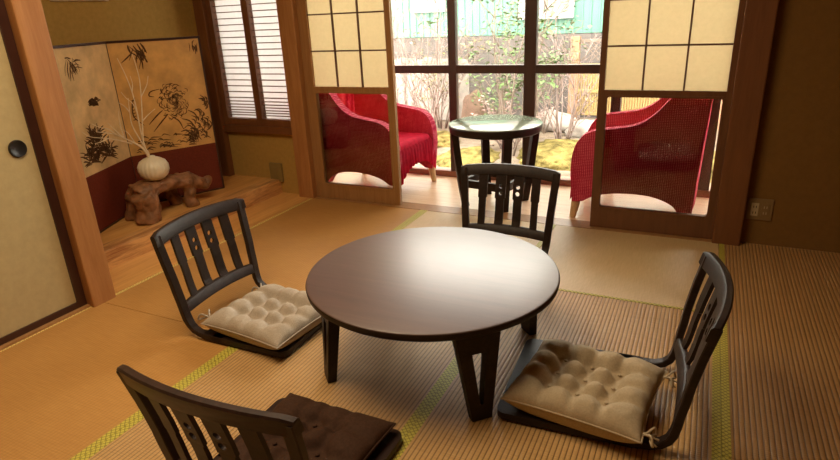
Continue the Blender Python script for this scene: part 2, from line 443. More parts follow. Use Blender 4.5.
# ------------------------------------------------------------------ veranda
pl = bmesh.new(); y = 3.405; k = 0
while y < WINY+.1:
    y2 = min(y+.0905, WINY+.1); box(pl, -3.6, XR, y, y2-.0015, -.06, -.001); y = y2
struct(link('floor_veranda', pl, M['veranda']))
for nm, wn, ex in (('wall_veranda_left', 'window_added_3', -3.55), ('wall_veranda_right', 'window_added_4', XR+.05)):  # unseen end windows, added so skylight reaches the armchairs
    q = bmesh.new(); box(q, ex-.05, ex+.05, 3.40, 4.11, -.1, .30); box(q, ex-.05, ex+.05, 3.40, 4.11, 2.15, ZC)
    box(q, ex-.05, ex+.05, 3.40, 3.46, .30, 2.15)
    struct(link(nm, q, M['wall']))
    wr = structroot(wn)
    q = bmesh.new(); box(q, ex-.025, ex+.025, 3.46, 3.50, .30, 2.15); box(q, ex-.025, ex+.025, 4.07, 4.11, .30, 2.15)
    box(q, ex-.025, ex+.025, 3.50, 4.07, .30, .35); box(q, ex-.025, ex+.025, 3.50, 4.07, 2.10, 2.15); box(q, ex-.02, ex+.02, 3.50, 4.07, .80, .85)
    link('window_frame', q, M['alu'], wr)
    link('glass_pane', boxbm(ex-.002, ex+.002, 3.49, 4.08, .33, 2.12), M['glass'], wr)
win = structroot('window_1')
wy0, wy1 = WINY, WINY+.05
fr = bmesh.new(); box(fr, -3.5, XR, wy0-.01, wy1+.04, -.02, .045)
link('window_sill', fr, M['sill'], win)
fr = bmesh.new(); box(fr, -3.5, XR, wy0-.01, wy1+.04, 2.2, 2.28)
link('window_head', fr, M['sill'], win)
xs = [-3.49, -2.895, -2.30, -1.715, -1.125, -.53, .06, .65, 1.24, 1.9]
for i, x in enumerate(xs):
    w = .031 if i % 2 else .043
    link('stile', boxbm(x-w, x+w, wy0, wy1, .045, 2.2, bev=.003), M['alu'], win)
for a, b in zip(xs, xs[1:]):
    link('rail', boxbm(a+.03, b-.03, wy0+.006, wy1-.006, .795, .855, bev=.003), M['alu'], win)
    link('glass_pane', boxbm(a+.02, b-.02, wy0+.023, wy0+.027, .045, 2.2), M['glass'], win)
struct(link('wall_window_head', boxbm(-3.6, XR+.1, WINY, WINY+.08, 2.28, ZC), M['wall']))

# ------------------------------------------------------------------ round low table
TX, TY, TH = -.82, 1.735, .352
t = thing('round_table', 'round dark brown low table with glossy top standing in the middle of the room', 'table', (TX, TY, 0))
b = bmesh.new()
R = .455
lathe(b, [(0, TH), (R-.008, TH), (R-.003, TH-.002), (R-.002, TH-.005), (0, TH-.005)], 128)
link('table_top', b, M['tabletop'], t, True, 35)
b = bmesh.new(); lathe(b, [(R-.03, TH-.005), (R-.002, TH-.005), (R, TH-.009), (R-.002, TH-.024), (R-.014, TH-.034), (0, TH-.034), (0, TH-.006), (R-.03, TH-.005)], 128)
link('edge_band', b, M['dark'], t, True, 35)
b = bmesh.new()
for s in (-1, 1):
    box(b, -.27, .27, s*.245-.02, s*.245+.02, TH-.075, TH-.033); box(b, s*.25-.018, s*.25+.018, -.23, .23, TH-.07, TH-.034)
link('apron', b, M['dark'], t)
for sx, sy in ((1, -1), (-1, -1), (-1, 1), (1, 1)):
    ang = math.atan2(sy, sx); tang = Vector((-math.sin(ang), math.cos(ang), 0)); rad = Vector((math.cos(ang), math.sin(ang), 0))
    b = bmesh.new()
    zt = TH-.033
    out = [(-.034, 0), (.034, 0), (.079, zt), (-.079, zt)]
    hole = [(-.004, .055), (.006, .055), (.026, .235), (-.024, .235)]
    poly(b, out, [hole], -.021, .021, lambda u, v, d: rad*(.398+d*(1-.25*(1-v/zt))+.03*(v/zt)*-1+.01) + tang*u + Vector((0, 0, v)))
    bevel(b, .003, 2, 50)
    link('leg', b, M['dark'], t)

# ------------------------------------------------------------------ legless floor chairs
def zaisu(label, loc, rz, D=.525, lean=.06, H=.457, mat='dark', wtop=.26, ws=.235):
    t = thing('legless_chair', label, 'chair', loc, rz, 'legless chairs around the round table')
    xb = .26-D; m = M[mat]
    # seat board with rounded front corners
    out = rrect(xb+.09, .26, -ws, ws, .03)
    b = bmesh.new(); poly(b, out, [], .006, .030, lambda u, v, d: Vector((u, v, d)))
    bevel(b, .005, 2, 50)
    link('seat', b, m, t)
    def sx(z):   # rear line of the backrest
        pts = [(0, xb+.075), (.012, xb+.05), (.03, xb+.018), (.06, xb+.003), (.1, xb), (.16, xb-.004), (.24, xb-.014), (.34, xb-.034), (.46, xb-lean-.004), (.6, xb-lean*1.5)]
        for (a, p), (c, q) in zip(pts, pts[1:]):
            if z <= c: return p+(q-p)*(z-a)/(c-a)
        return pts[-1][1]
    bulge = .038
    def wid(z): return ws-.018+(wtop-ws)*min(1, max(0, (z-.05)/.38))
    def surf(y, z, d):
        f = max(0, min(1, (z-.07)/.12))
        return Vector((sx(z)-f*bulge*(1-(y/wtop)**2)+d, y, z))
    # stiles: bent from the seat edge up to the top rail
    path2 = [(xb+.19, .018), (xb+.14, .018), (xb+.10, .018), (xb+.065, .021), (xb+.037, .032), (xb+.017, .051), (xb+.007, .078), (xb+.004, .11)]
    for s in (-1, 1):
        P = [Vector((x, 0, z)) for x, z in path2]+[Vector((sx(z)+.006, 0, z)) for z in (.15, .2, .25, .3, .35, .4, H-.012)]
        path = []
        for i, p in enumerate(P):
            tg = (P[min(i+1, len(P)-1)]-P[max(i-1, 0)]).normalized()
            y = s*wid(p.z)
            fb = max(0, min(1, (p.z-.07)/.12))
            p = Vector((p.x-fb*bulge*(1-(y/wtop)**2), y, p.z))
            path.append((p, Vector((0, 1, 0)), tg.cross(Vector((0, 1, 0)))))
        def prof(i):
            w = .018 if i < 3 else .0185-.002*(i < 6); h = .0115 if i > 2 else .012
            return [(-w, -h+.003), (-w+.003, -h), (w-.003, -h), (w, -h+.003), (w, h-.003), (w-.003, h), (-w+.003, h), (-w, h-.003)]
        b = bmesh.new(); sweep(b, path, prof)
        link('side_post', b, m, t, True, 40)
    def rail(name, z0, z1, th, crown, y0):
        b = bmesh.new(); n = 20; rings = []
        for i in range(n+1):
            y = -y0+2*y0*i/n; c = crown*(1-(y/y0)**2)
            e = .006 if i in (0, n) else 0
            zc0, zc1 = z0+c+e, z1+c-e
            q = []
            for (z, d) in ((zc0, -th+.003), (zc0, th-.003), (zc0+.003, th), (zc1-.005, th), (zc1, th-.005), (zc1, -th+.005), (zc1-.005, -th), (zc0+.003, -th)):
                q.append(b.verts.new(surf(y, z, d+.006)))
            rings.append(q)
        for a, c in zip(rings, rings[1:]):
            for k in range(8): b.faces.new((a[k], a[(k+1) % 8], c[(k+1) % 8], c[k]))
        b.faces.new(rings[0]); b.faces.new(rings[-1])
        link(name, b, m, t, True, 40)
    rail('top_rail', H-.055, H, .0125, .012, wtop)
    rail('lower_rail', .100, .145, .011, .012, wid(.12)+.004)
    zb, zt = .138, H-.046
    zm = zb+(zt-zb)*.56
    for yc, wd, holes in ((-.142, .021, 0), (-.048, .0255, 1), (.048, .0255, -1), (.142, .021, 0)):
        L = []; k = 7
        zz = [zb+(zt-zb)*i/k for i in range(k+1)]
        fl = 1.0 if not holes else 1.0
        def w(z): return wd*(1.08 if z > zm else .86)
        right = []; left = []
        for z in zz+[zm-.001, zm+.006]:
            right.append((yc+w(z), z)); left.append((yc-w(z), z))
        right.sort(key=lambda p: p[1]); left.sort(key=lambda p: -p[1])
        hs = []
        if holes:
            for hz in (zm+.030, zm+.065): hs.append(circ(yc+holes*.003, hz, .0118, 16))
        b = bmesh.new(); poly(b, right+left, hs, .0005, .0125, lambda u, v, d: surf(u, v, d))
        link('slat', b, m, t)
    return t
zaisu('dark legless chair beside the alcove step, seat holding a greige tufted cushion', (-1.598, 1.702, .001), math.radians(1.0), D=.502, lean=.052)
zaisu('dark legless chair between the table and the bright yellow tatami band, under a beige cushion', (-.236, 1.70, .001), PI+math.radians(3.0))
zaisu('dark legless chair behind the table, facing the camera, backrest against the bright veranda', (-.862, 2.485, .001), -PI/2, wtop=.264)
zaisu('dark brown legless chair nearest the camera, seen from behind its backrest', (-.94, .995, .001), PI/2, D=.445, lean=.06, H=.462, mat='darkred', wtop=.262)

# ------------------------------------------------------------------ tufted cushions
def cushion(name, label, loc, rz, sx, sy, h, mat, tufts, group=None, ties=None, tilt=(0, 0)):
    t = thing(name, label, 'cushion', loc, rz, group); t.rotation_euler = (tilt[0], tilt[1], rz)
    SE = .42; n = 64; b = bmesh.new(); top = {}; bot = {}
    lines = sorted({x for x, _ in tufts}); linesy = sorted({y for _, y in tufts})
    for i in range(n+1):
        for j in range(n+1):
            u, v = -1+2*i/n, -1+2*j/n
            pin = 1-.055*(1-abs(u)**2.2)*abs(v)**6
            pin2 = 1-.055*(1-abs(v)**2.2)*abs(u)**6
            x, y = u*sx*pin2, v*sy*pin
            e = max(0, (1-abs(u)**3.6))**.5*max(0, (1-abs(v)**3.6))**.5
            dz = 0
            for tu, tv in tufts:
                r2 = ((u-tu)*sx)**2+((v-tv)*sy)**2
                dz += .6*math.exp(-r2/.0005)+.5*math.exp(-r2/.0022)
            for tu in lines:
                if len(lines) > 1: dz += (.46 if abs(v) < .45 else .30)*math.exp(-((u-tu)*sx)**2/.00028)
            for tv in linesy:
                if len(linesy) > 1: dz += (.46 if abs(u) < .45 else .30)*math.exp(-((v-tv)*sy)**2/.00028)
            dz = min(dz, 1.0)*.88
            w = noise.noise(Vector((u*3, v*3, h*50)))*.10+noise.noise(Vector((u*9, v*9, 3)))*.05
            zt = h*(SE+(1-SE)*e*(1-dz)*(1+w))
            edge = (i in (0, n)) or (j in (0, n))
            top[i, j] = b.verts.new((x, y, zt))
            bot[i, j] = top[i, j] if edge else b.verts.new((x, y, h*SE*(1-min(1, e*1.6))))
    for i in range(n):
        for j in range(n):
            b.faces.new((top[i, j], top[i+1, j], top[i+1, j+1], top[i, j+1]))
            b.faces.new((bot[i, j], bot[i, j+1], bot[i+1, j+1], bot[i+1, j]))
    link('cushion_body', b, M[mat], t, True)
    # piped seam
    b = bmesh.new(); pts = []
    per = [(i, 0) for i in range(n)]+[(n, j) for j in range(n)]+[(n-i, n) for i in range(n)]+[(0, n-j) for j in range(n)]
    for i, j in per+per[:1]:
        u, v = -1+2*i/n, -1+2*j/n
        x = u*sx*(1-.055*(1-abs(v)**2.2)*abs(u)**6); y = v*sy*(1-.055*(1-abs(u)**2.2)*abs(v)**6)
        pts.append((x, y, h*SE))
    tube(b, pts, .0032, 6)
    link('piping', b, M[mat], t, True)
    for k, (tu, tv) in enumerate(tufts):
        b = bmesh.new(); bmesh.ops.create_uvsphere(b, u_segments=10, v_segments=6, radius=.007)
        for q in b.verts: q.co = Vector((q.co.x+tu*sx, q.co.y+tv*sy, q.co.z*.5+h*(SE+(1-SE)*.2)))
        link('button', b, M[mat], t, True)
    for (ax, ay, dx, dy) in ties or []:
        b = bmesh.new(); a = Vector((ax*sx, ay*sy, h*SE))
        for sgn in (-1, 1):
            P = [a, a+Vector((dx*.4, dy*.4+sgn*.006, .006)), a+Vector((dx*.8, dy*.8+sgn*.022, .016)), a+Vector((dx*1.0, dy*1.0+sgn*.030, -.008)), a+Vector((dx*.7, dy*.7+sgn*.012, -.004))]
            tube(b, smoothpath(P, 5), .0036, 6)
            P = [a+Vector((dx*.5, dy*.5, .005)), a+Vector((dx*.8, dy*.8+sgn*.010, -.008)), a+Vector((dx*1.25, dy*1.25+sgn*.016, -.016))]
            tube(b, smoothpath(P, 5), .003, 6)
        link('tie', b, M[mat], t, True)
    return t
T33 = [(a, c) for a in (-.40, .02, .44) for c in (-.42, 0, .42)]
cushion('seat_cushion', 'plump beige tufted cushion tied to the legless chair right of the table', (-.236, 1.628, .0325), PI+math.radians(-6),   .212, .194, .118, 'linen', T33, 'tufted seat cushions', ties=[(-.97, -.8, -.035, 0), (-.97, .8, -.035, 0)])
cushion('seat_cushion', 'flat greige tufted cushion on the legless chair left of the table', (-1.522, 1.648, .0325), math.radians(-5),   .210, .196, .104, 'linen2', T33, 'tufted seat cushions', ties=[(-.97, -.75, -.06, .01), (-.97, .75, -.04, 0)])
cushion('brown_seat_cushion', 'smooth dark brown cushion with few tufts on the nearest legless chair', (-.925, 1.04, .0325), PI/2, .2, .197, .08, 'browncloth', [(-.1, .42), (-.05, -.3), (.45, .1)], None)

# ------------------------------------------------------------------ alcove contents
# folding screen
sroot = thing('folding_screen', 'two panel gold folding screen with ink painting and red lower band in the alcove', 'folding screen', (-3.30, 2.49, .105))
def panel(a, bpt, gold, side):
    a, bpt = Vector((*a, 0)), Vector((*bpt, 0)); d = (bpt-a); L = d.length; d.normalize(); nrm = Vector((d.y, -d.x, 0)); e0, e1 = (.0015, .012) if side else (.012, .0015)
    if nrm.x < 0: nrm = -nrm
    H0, Hr, H1 = .0, .335, 1.045
    def fn(u, v, w): return a-Vector((-3.30, 2.49, 0))+d*u+nrm*w+Vector((0, 0, v))
    def pb(u0, u1, v0, v1, w0, w1):
        q = bmesh.new(); poly(q, [(u0, v0), (u1, v0), (u1, v1), (u0, v1)], [], w0, w1, fn); return q
    P = link('panel', pb(e0, L-e1, Hr, H1-.014, -.008, .004), gold, sroot)
    link('red_band', pb(e0, L-e1, .012, Hr, -.008, .0045), M['redcloth'], sroot)
    q = bmesh.new(); poly(q, [(.0, 0), (L, 0), (L, H1), (0, H1)], [[(e0, .012), (L-e1, .012), (L-e1, H1-.014), (e0, H1-.014)]], -.009, .008, fn)
    link('screen_frame', q, M['black'], sroot)
    return fn, L, P
def stroke(bm, fn, pts, w, off):
    pts = smoothpath([(p[0], p[1], 0) for p in pts], 5) if len(pts) > 2 else [Vector((p[0], p[1], 0)) for p in pts]
    n = len(pts); prev = None
    for i, p in enumerate(pts):
        tg = (pts[min(i+1, n-1)]-pts[max(i-1, 0)]); tg.normalize(); nn = Vector((-tg.y, tg.x, 0))
        ww = w*.75*(.25+.75*math.sin(PI*min(1, (i+.6)/n)))
        c = (bm.verts.new(fn((p+nn*ww).x, (p+nn*ww).y, off)), bm.verts.new(fn((p-nn*ww).x, (p-nn*ww).y, off)))
        if prev: bm.faces.new((prev[0], prev[1], c[1], c[0]))
        prev = c
def tuft_strokes(bm, fn, cu, cv, n, r, w, a0, a1, off, rr):
    for k in range(n):
        a = a0+(a1-a0)*rr.random(); l = r*(.4+.6*rr.random())
        ou, ov = cu+(rr.random()-.5)*r*.9, cv+(rr.random()-.5)*r*.7
        stroke(bm, fn, [(ou, ov), (ou+math.cos(a)*l*.55+rr.uniform(-.01, .01), ov+math.sin(a)*l*.55), (ou+math.cos(a)*l, ov+math.sin(a)*l-.01)], w*(.6+.8*rr.random()), off)
fnR, LR, PR = panel((-3.30, 2.492), (-3.055, 3.005), M['gold'], 1)
fnL, LL, PL = panel((-3.055, 1.94), (-3.30, 2.488), M['gold2'], 0)
rr = random.Random(3)
ib = bmesh.new(); o_ = .0046
# bamboo leaves at the top, rocks and grass below, a seated striped beast
tuft_strokes(ib, fnR, .16, .99, 18, .10, .006, -2.6, -.5, o_, rr)
tuft_strokes(ib, fnR, .52, 1.0, 8, .06, .005, -2.2, -.9, o_, rr)
def ring(cu, cv, ru, rv, a0, a1, w, n=10):
    stroke(ib, fnR, [(cu+ru*math.cos(a0+(a1-a0)*i/n), cv+rv*math.sin(a0+(a1-a0)*i/n)) for i in range(n+1)], w, o_)
for k in range(150):   # seated beast drawn with short curved hatching
    a = rr.uniform(0, 2*PI); q_ = rr.uniform(.06, 1.0); ru, rv = .105*q_, .125*q_
    cu, cv = .335+ru*math.cos(a)*(1+.22*math.sin(2*a)), .655+rv*math.sin(a)
    th = a+PI/2+rr.uniform(-.6, .6); l = rr.uniform(.018, .05)
    stroke(ib, fnR, [(cu-l*.5*math.cos(th), cv-l*.5*math.sin(th)), (cu+.006*math.cos(a), cv+.006*math.sin(a)), (cu+l*.5*math.cos(th+.5), cv+l*.5*math.sin(th+.5))], rr.uniform(.0018, .004), o_)
for (cu, cv) in ((.262, .705), (.285, .695), (.30, .715), (.27, .67), (.25, .68)):
    stroke(ib, fnR, [(cu-.012, cv-.004), (cu, cv+.005), (cu+.014, cv)], .004, o_)
stroke(ib, fnR, [(.255, .735), (.20, .725), (.185, .70), (.215, .69)], .005, o_)
for a, c in (((.25, .60), (.15, .52)), ((.28, .57), (.17, .47)), ((.36, .53), (.44, .46)), ((.41, .58), (.47, .50)), ((.30, .55), (.36, .46))):
    stroke(ib, fnR, [a, ((a[0]+c[0])/2+.01, (a[1]+c[1])/2+.012), c], .006, o_)
stroke(ib, fnR, [(.12, .52), (.07, .58), (.075, .66), (.10, .70)], .005, o_)
for k in range(7): stroke(ib, fnR, [(.062+.002*k, .56+.02*k), (.085, .565+.02*k)], .004, o_)
for k in range(70):
    u = .40+.15*rr.random(); v = .36+.30*rr.random()*((u-.36)/.2)
    a = rr.uniform(.6, 2.6); l = .02+.05*rr.random()
    stroke(ib, fnR, [(u, v), (u+l*math.cos(a)*.6, v+l*.6*math.sin(a)), (u+l*math.cos(a+.5), v+l*math.sin(a+.5))], .003+.006*rr.random(), o_)
for k in range(50):
    u = .03+.36*rr.random(); v = .35+.09*rr.random()
    stroke(ib, fnR, [(u, v), (u+.02, v+.012*rr.random()), (u+.05*rr.random()+.02, v-.005)], .0025+.004*rr.random(), o_)
link('ink_painting', ib, M['ink'], PR)
ib = bmesh.new()
tuft_strokes(ib, fnL, .20, .95, 22, .09, .005, -2.4, .2, o_, rr)
for k in range(26):   # small rocky islet
    u = .29+.07*rr.random(); v = .70+.03*rr.random()
    stroke(ib, fnL, [(u-.02, v), (u+.01, v+.02*rr.random()), (u+.045*rr.random()+.015, v-.004)], .004+.004*rr.random(), o_)
stroke(ib, fnL, [(.36, .715), (.40, .725), (.41, .72)], .004, o_)
tuft_strokes(ib, fnL, .26, .50, 60, .11, .006, -.3, 3.4, o_, rr)
tuft_strokes(ib, fnL, .20, .42, 60, .10, .007, -.3, 3.4, o_, rr)
tuft_strokes(ib, fnL, .36, .42, 50, .09, .006, -.3, 3.4, o_, rr)
stroke(ib, fnL, [(.16, .48), (.24, .46), (.33, .41), (.44, .38)], .012, o_)
link('ink_painting', ib, M['ink'], PL)

# hanging scroll whose lower edge shows at the top
sc = thing('hanging_scroll', 'cream hanging scroll on the alcove back wall, only its lower edge in view', 'wall scroll', (-3.415, 2.475, 1.38))
link('scroll_paper', boxbm(-.004, .001, -.165, .165, .016, .75), M['vase'], sc)
q = bmesh.new(); tube(q, [(.004, -.185, .0135), (.004, .185, .0135)], .012, 14); link('scroll_rod', q, M['twig'], sc, True, 40)

# root stand
stand = bmesh.new()
def rt(pts, rads): tube(stand, smoothpath(pts, 6), [max(.012, x) for x in __import__('numpy').interp([i/6 for i in range((len(pts)-1)*6+1)], range(len(pts)), rads)], 10)
rt([(0, -.165, .20), (.01, -.1, .218), (.0, 0, .222), (.01, .1, .215), (.01, .20, .20), (.015, .27, .165), (.02, .335, .125), (.02, .36, .12)], [.05, .062, .05, .05, .058, .05, .045, .022])
rt([(.03, -.17, .21), (.035, -.14, .15), (.03, -.13, .09), (.02, -.155, .0)], [.068, .074, .064, .072])
rt([(.02, .19, .20), (.03, .205, .13), (.03, .19, .07), (.03, .20, 0)], [.055, .042, .036, .042])
rt([(-.10, -.09, .20), (-.11, -.09, .10), (-.12, -.10, 0)], [.06, .07, .075])
rt([(-.11, .17, .19), (-.12, .18, .10), (-.12, .2, 0)], [.05, .04, .045])
rt([(-.10, -.12, .205), (-.10, 0, .215), (-.10, .18, .195)], [.05, .045, .045])
rt([(-.05, -.15, .21), (-.05, 0, .22), (-.05, .2, .205)], [.045, .045, .045])
rt([(.03, .33, .14), (.03, .355, .165), (.025, .375, .15), (.02, .37, .11)], [.03, .024, .022, .02])
rt([(.03, -.12, .09), (.06, -.15, .04), (.05, -.18, .012)], [.04, .03, .016])
me = bpy.data.meshes.new('root_stand'); bmesh.ops.recalc_face_normals(stand, faces=stand.faces[:]); stand.to_mesh(me); stand.free()
so = bpy.data.objects.new('root_stand', me); COL.objects.link(so)
md = so.modifiers.new('r', 'REMESH'); md.mode = 'VOXEL'; md.voxel_size = .0085
dg = bpy.context.evaluated_depsgraph_get()
me2 = bpy.data.meshes.new_from_object(so.evaluated_get(dg)); so.modifiers.clear(); so.data = me2; me2.name = 'root_stand'
for v in me2.vertices:
    n = v.normal; k = noise.noise(v.co*16)*.014+noise.noise(Vector((v.co.x*38, v.co.y*38, v.co.z*20)))*.008+noise.noise(v.co*70)*.003
    v.co += n*k
    v.co.z = max(0, v.co.z*.86)
for p in me2.polygons: p.use_smooth = True
if not me2.materials: me2.materials.append(M['root'])
else: me2.materials[0] = M['root']
so.location = (-2.985, 2.405, .106)
tag(so, 'gnarled brown root stand on the alcove platform before the screen', 'stand')

# vase
v_ = thing('gourd_vase', 'round ribbed cream vase on the gnarled root stand', 'vase', (-2.985, 2.392, .343))
pr = [(0, 0), (.045, 0), (.058, .006), (.078, .028), (.089, .058), (.088, .085), (.074, .112), (.05, .128), (.026, .137), (.02, .144), (.016, .146), (.0125, .14), (.012, .12), (.03, .108), (.06, .085), (.066, .05), (.03, .012), (0, .01)]
q = bmesh.new(); lathe(q, pr, 96, lambda a, z: 1+.022*math.sin(a*20)*(1 if .01 < z < .132 else .2))
link('vase_body', q, M['vase'], v_, True)
# bare branch
br = bmesh.new()
BR = [[(-2.985,2.379,0.464),(-2.99,2.381,0.513),(-2.995,2.366,0.553),(-3.0,2.386,0.657),(-3.005,2.41,0.748),(-3.01,2.442,0.913),(-3.015,2.443,1.01),(-3.02,2.437,1.077)],[(-2.985,2.379,0.464),(-2.998,2.376,0.526),(-3.01,2.377,0.629),(-3.022,2.39,0.751),(-3.035,2.395,0.866),(-3.048,2.384,0.97),(-3.06,2.364,1.061)],[(-2.985,2.379,0.464),(-2.984,2.365,0.529),(-2.983,2.335,0.608),(-2.982,2.306,0.69),(-2.981,2.31,0.776),(-2.98,2.317,0.844)],[(-2.985,2.379,0.464),(-2.988,2.356,0.537),(-2.991,2.307,0.584),(-2.994,2.249,0.625),(-2.997,2.202,0.68),(-3.0,2.171,0.725)],[(-2.985,2.379,0.464),(-2.978,2.342,0.541),(-2.971,2.262,0.606),(-2.964,2.183,0.657),(-2.957,2.12,0.681),(-2.95,2.058,0.699)],[(-2.97,2.27,0.587),(-2.97,2.198,0.622),(-2.97,2.127,0.648),(-2.97,2.03,0.676),(-2.97,1.987,0.711)],[(-3.0,2.253,0.624),(-3.0,2.244,0.684),(-3.0,2.246,0.741),(-3.0,2.253,0.779)],[(-2.95,2.172,0.66),(-2.95,2.126,0.702),(-2.95,2.081,0.719),(-2.95,2.04,0.745)],[(-3.02,2.437,0.832),(-3.02,2.466,0.863),(-3.02,2.497,0.9),(-3.02,2.516,0.945)],[(-3.0,2.396,0.697),(-3.0,2.443,0.725),(-3.0,2.501,0.752)],[(-3.06,2.419,0.745),(-3.06,2.404,0.795),(-3.06,2.366,0.835),(-3.06,2.341,0.873)],[(-3.07,2.422,0.862),(-3.07,2.437,0.907),(-3.07,2.432,0.954)],[(-2.98,2.307,0.765),(-2.98,2.28,0.804),(-2.98,2.241,0.832)],[(-2.96,2.12,0.65),(-2.96,2.074,0.64),(-2.96,2.037,0.639)],[(-2.99,2.306,0.584),(-2.99,2.275,0.649),(-2.99,2.247,0.672)]]
for k, l in enumerate(BR):
    p = smoothpath(l, 4); n = len(p)
    if k < 5: p[0] = Vector((-2.985, 2.392, .43))
    r0 = .0058 if k < 5 else .0036
    tube(br, p, [max(.0016, r0*(1-.72*i/(n-1))) for i in range(n)], 7)
tag(link('bare_branch', br, M['twig'], None, True), 'bleached bare branch fanning up out of the cream vase', 'branch')

# wall sockets
so1 = thing('wall_socket', 'brown double wall socket low on the dark right wall', 'wall socket', (.333, 3.335, .192))
link('face_plate', boxbm(-.058, .058, -.008, 0, -.058, .058, bev=.003), M['plate'], so1)
for x in (-.024, .024):
    s_ = link('socket', boxbm(x-.017, x+.017, -.0105, -.007, -.036, .034, bev=.001), M['socket'] if x < 0 else M['plate'], so1)
    for zz in (-.018, .014):
        for xx in (-.006, .006): link('slot', boxbm(x+xx-.0018, x+xx+.0018, -.0115, -.0103, zz-.006, zz+.006), M['socket'] if x > 0 else M['blackmetal'], s_)
so2 = thing('wall_socket', 'olive socket cover on the wall below the slatted alcove window', 'wall socket', (-2.82, 3.325, .165))
link('face_plate', boxbm(-.055, .055, -.022, 0, -.075, .065, bev=.004), M['plate2'], so2)
link('socket', boxbm(-.02, .02, -.025, -.02, -.04, .035, bev=.002), M['plate2'], so2)

# ------------------------------------------------------------------ veranda furniture
st = thing('glass_topped_table', 'dark round side table with glass top on the veranda', 'side table', (-1.2, 3.59, 0))
zt = .541; Rt = .302
q = bmesh.new(); lathe(q, [(Rt-.03, zt-.002), (Rt-.004, zt-.002), (Rt, zt-.008), (Rt-.004, zt-.045), (Rt-.012, zt-.052), (Rt-.05, zt-.052), (Rt-.05, zt-.012), (Rt-.03, zt-.012)], 72)
link('table_rim', q, M['dark'], st, True, 35)
q = bmesh.new(); lathe(q, [(0, zt-.016), (Rt-.05, zt-.016), (Rt-.05, zt-.028), (0, zt-.028)], 64); link('wood_top', q, M['dark'], st)
q = bmesh.new(); lathe(q, [(0, zt+.004), (Rt-.006, zt+.004), (Rt-.001, zt+.001), (Rt-.003, zt-.0035), (0, zt-.0035)], 72)
gm = N('table_glass_garden_tint'); gm.b.inputs['Base Color'].default_value = (.30, .36, .26, 1); gm.b.inputs['Roughness'].default_value = .16; gm.b.inputs['Specular IOR Level'].default_value = 1.0  # green base colour stands in for the blurred garden reflection
link('glass_top', q, gm.m, st, True, 35)
feet = []
for a in (214, 304, 34, 124):
    a = math.radians(a); d = Vector((math.cos(a), math.sin(a), 0)); tg = Vector((-d.y, d.x, 0))
    q = bmesh.new(); path = []
    for i in range(5):
        f = i/4; r = .205+(.275-.205)*f**.85; path.append((d*r+Vector((0, 0, f*(zt-.05))), tg, d))
    sweep(q, path, lambda i: [(-.026, -.022), (.026, -.022), (.026, .022), (-.026, .022)])
    bevel(q, .004, 2, 50)
    link('leg', q, M['dark'], st); feet.append(d*.217)
for i in range(4):
    a, c = feet[i], feet[(i+1) % 4]; dd = (c-a).normalized(); nn = Vector((-dd.y, dd.x, 0))
    q = bmesh.new(); sweep(q, [(a+Vector((0, 0, .155)), nn, (0, 0, 1)), (c+Vector((0, 0, .155)), nn, (0, 0, 1))], lambda i: [(-.012, -.025), (.012, -.025), (.012, .025), (-.012, .025)])
    link('stretcher', q, M['dark'], st)

def armchair(label, loc, rz):
    t = thing('red_armchair', label, 'armchair', loc, rz, 'red armchairs on the veranda')
    def arc(pts, n=6): return [(p.x, p.y) for p in smoothpath([(a, c, 0) for a, c in pts], n)]
    top = arc([(.33, .11), (.345, .30), (.335, .42), (.30, .50), (.235, .545), (.12, .565), (0, .588), (-.09, .645), (-.18, .75), (-.26, .81), (-.33, .83)])
    back = [(-.375, .82), (-.36, .6), (-.345, .3), (-.34, .075)]
    arch = arc([(-.275, .075), (-.225, .135), (-.12, .175), (0, .185), (.12, .175), (.21, .15), (.27, .115)])
    for s in (-1, 1):
        q = bmesh.new()
        poly(q, top+back+arch, [], -.035, .035, lambda u, v, d: Vector((u, s*(.262+.018*math.sin(max(0, min(1, (v-.1)/.5))*PI/2))+d, v)))
        bevel(q, .014, 3, 60)
        link('armrest', q, M['red'], t, True, 50)
    # curved back
    q = bmesh.new(); n = 14; rows = []
    for z in [.075, .2, .32, .45, .6, .70, .79, .835, .85]:
        r = []
        for i in range(n+1):
            y = -.25+.5*i/n; xx = -.33-.035*(z/.9)-.05*(1-(y/.25)**2)*.6
            r.append(q.verts.new((xx, y, z+.02*(1-(y/.25)**2))))
        rows.append(r)
    for a, c in zip(rows, rows[1:]):
        for i in range(n): q.faces.new((a[i], a[i+1], c[i+1], c[i]))
    bmesh.ops.solidify(q, geom=q.faces[:], thickness=-.06)
    bevel(q, .012, 2, 60)
    link('backrest', q, M['red'], t, True, 50)
    q = boxbm(-.32, .325, -.235, .235, .27, .385, bev=.035, seg=4)
    link('seat', q, M['redplain'], t, True, 60)
    # throw hanging over the seat front, arched hem
    fa_ = arc([(-.262, .10), (-.245, .13), (-.19, .18), (-.10, .205), (0, .212), (.10, .205), (.19, .18), (.245, .13), (.262, .10)])
    q = bmesh.new(); N_ = 60; r1 = []; r2 = []; r3 = []
    import bisect
    for i in range(N_+1):
        y = -.262+.524*i/N_
        hem = .10+.112*(1-(abs(y)/.262)**2.6)
        wv = .006*math.sin(y*150)+.004*math.sin(y*330+1)
        r1.append(q.verts.new((.318, y, .36))); r2.append(q.verts.new((.338+wv*.4, y, .33)))
        r3.append(q.verts.new((.345+wv, y, hem)))
    for a, c in ((r1, r2), (r2, r3)):
        for i in range(N_): q.faces.new((a[i], a[i+1], c[i+1], c[i]))
    bmesh.ops.solidify(q, geom=q.faces[:], thickness=-.012)
    link('skirt', q, M['redplain'], t, True, 50)
    for sx in (-1, 1):
        for sy in (-1, 1):
            q = bmesh.new()
            x = sx*.30; y = sy*.262
            tube(q, [(x, y, .19), (x+sx*.012, y, .09), (x+sx*.026, y+sy*.004, 0)], [.030, .027, .019], 12)
            link('leg', q, M['lightwood'], t, True, 50)
    return t
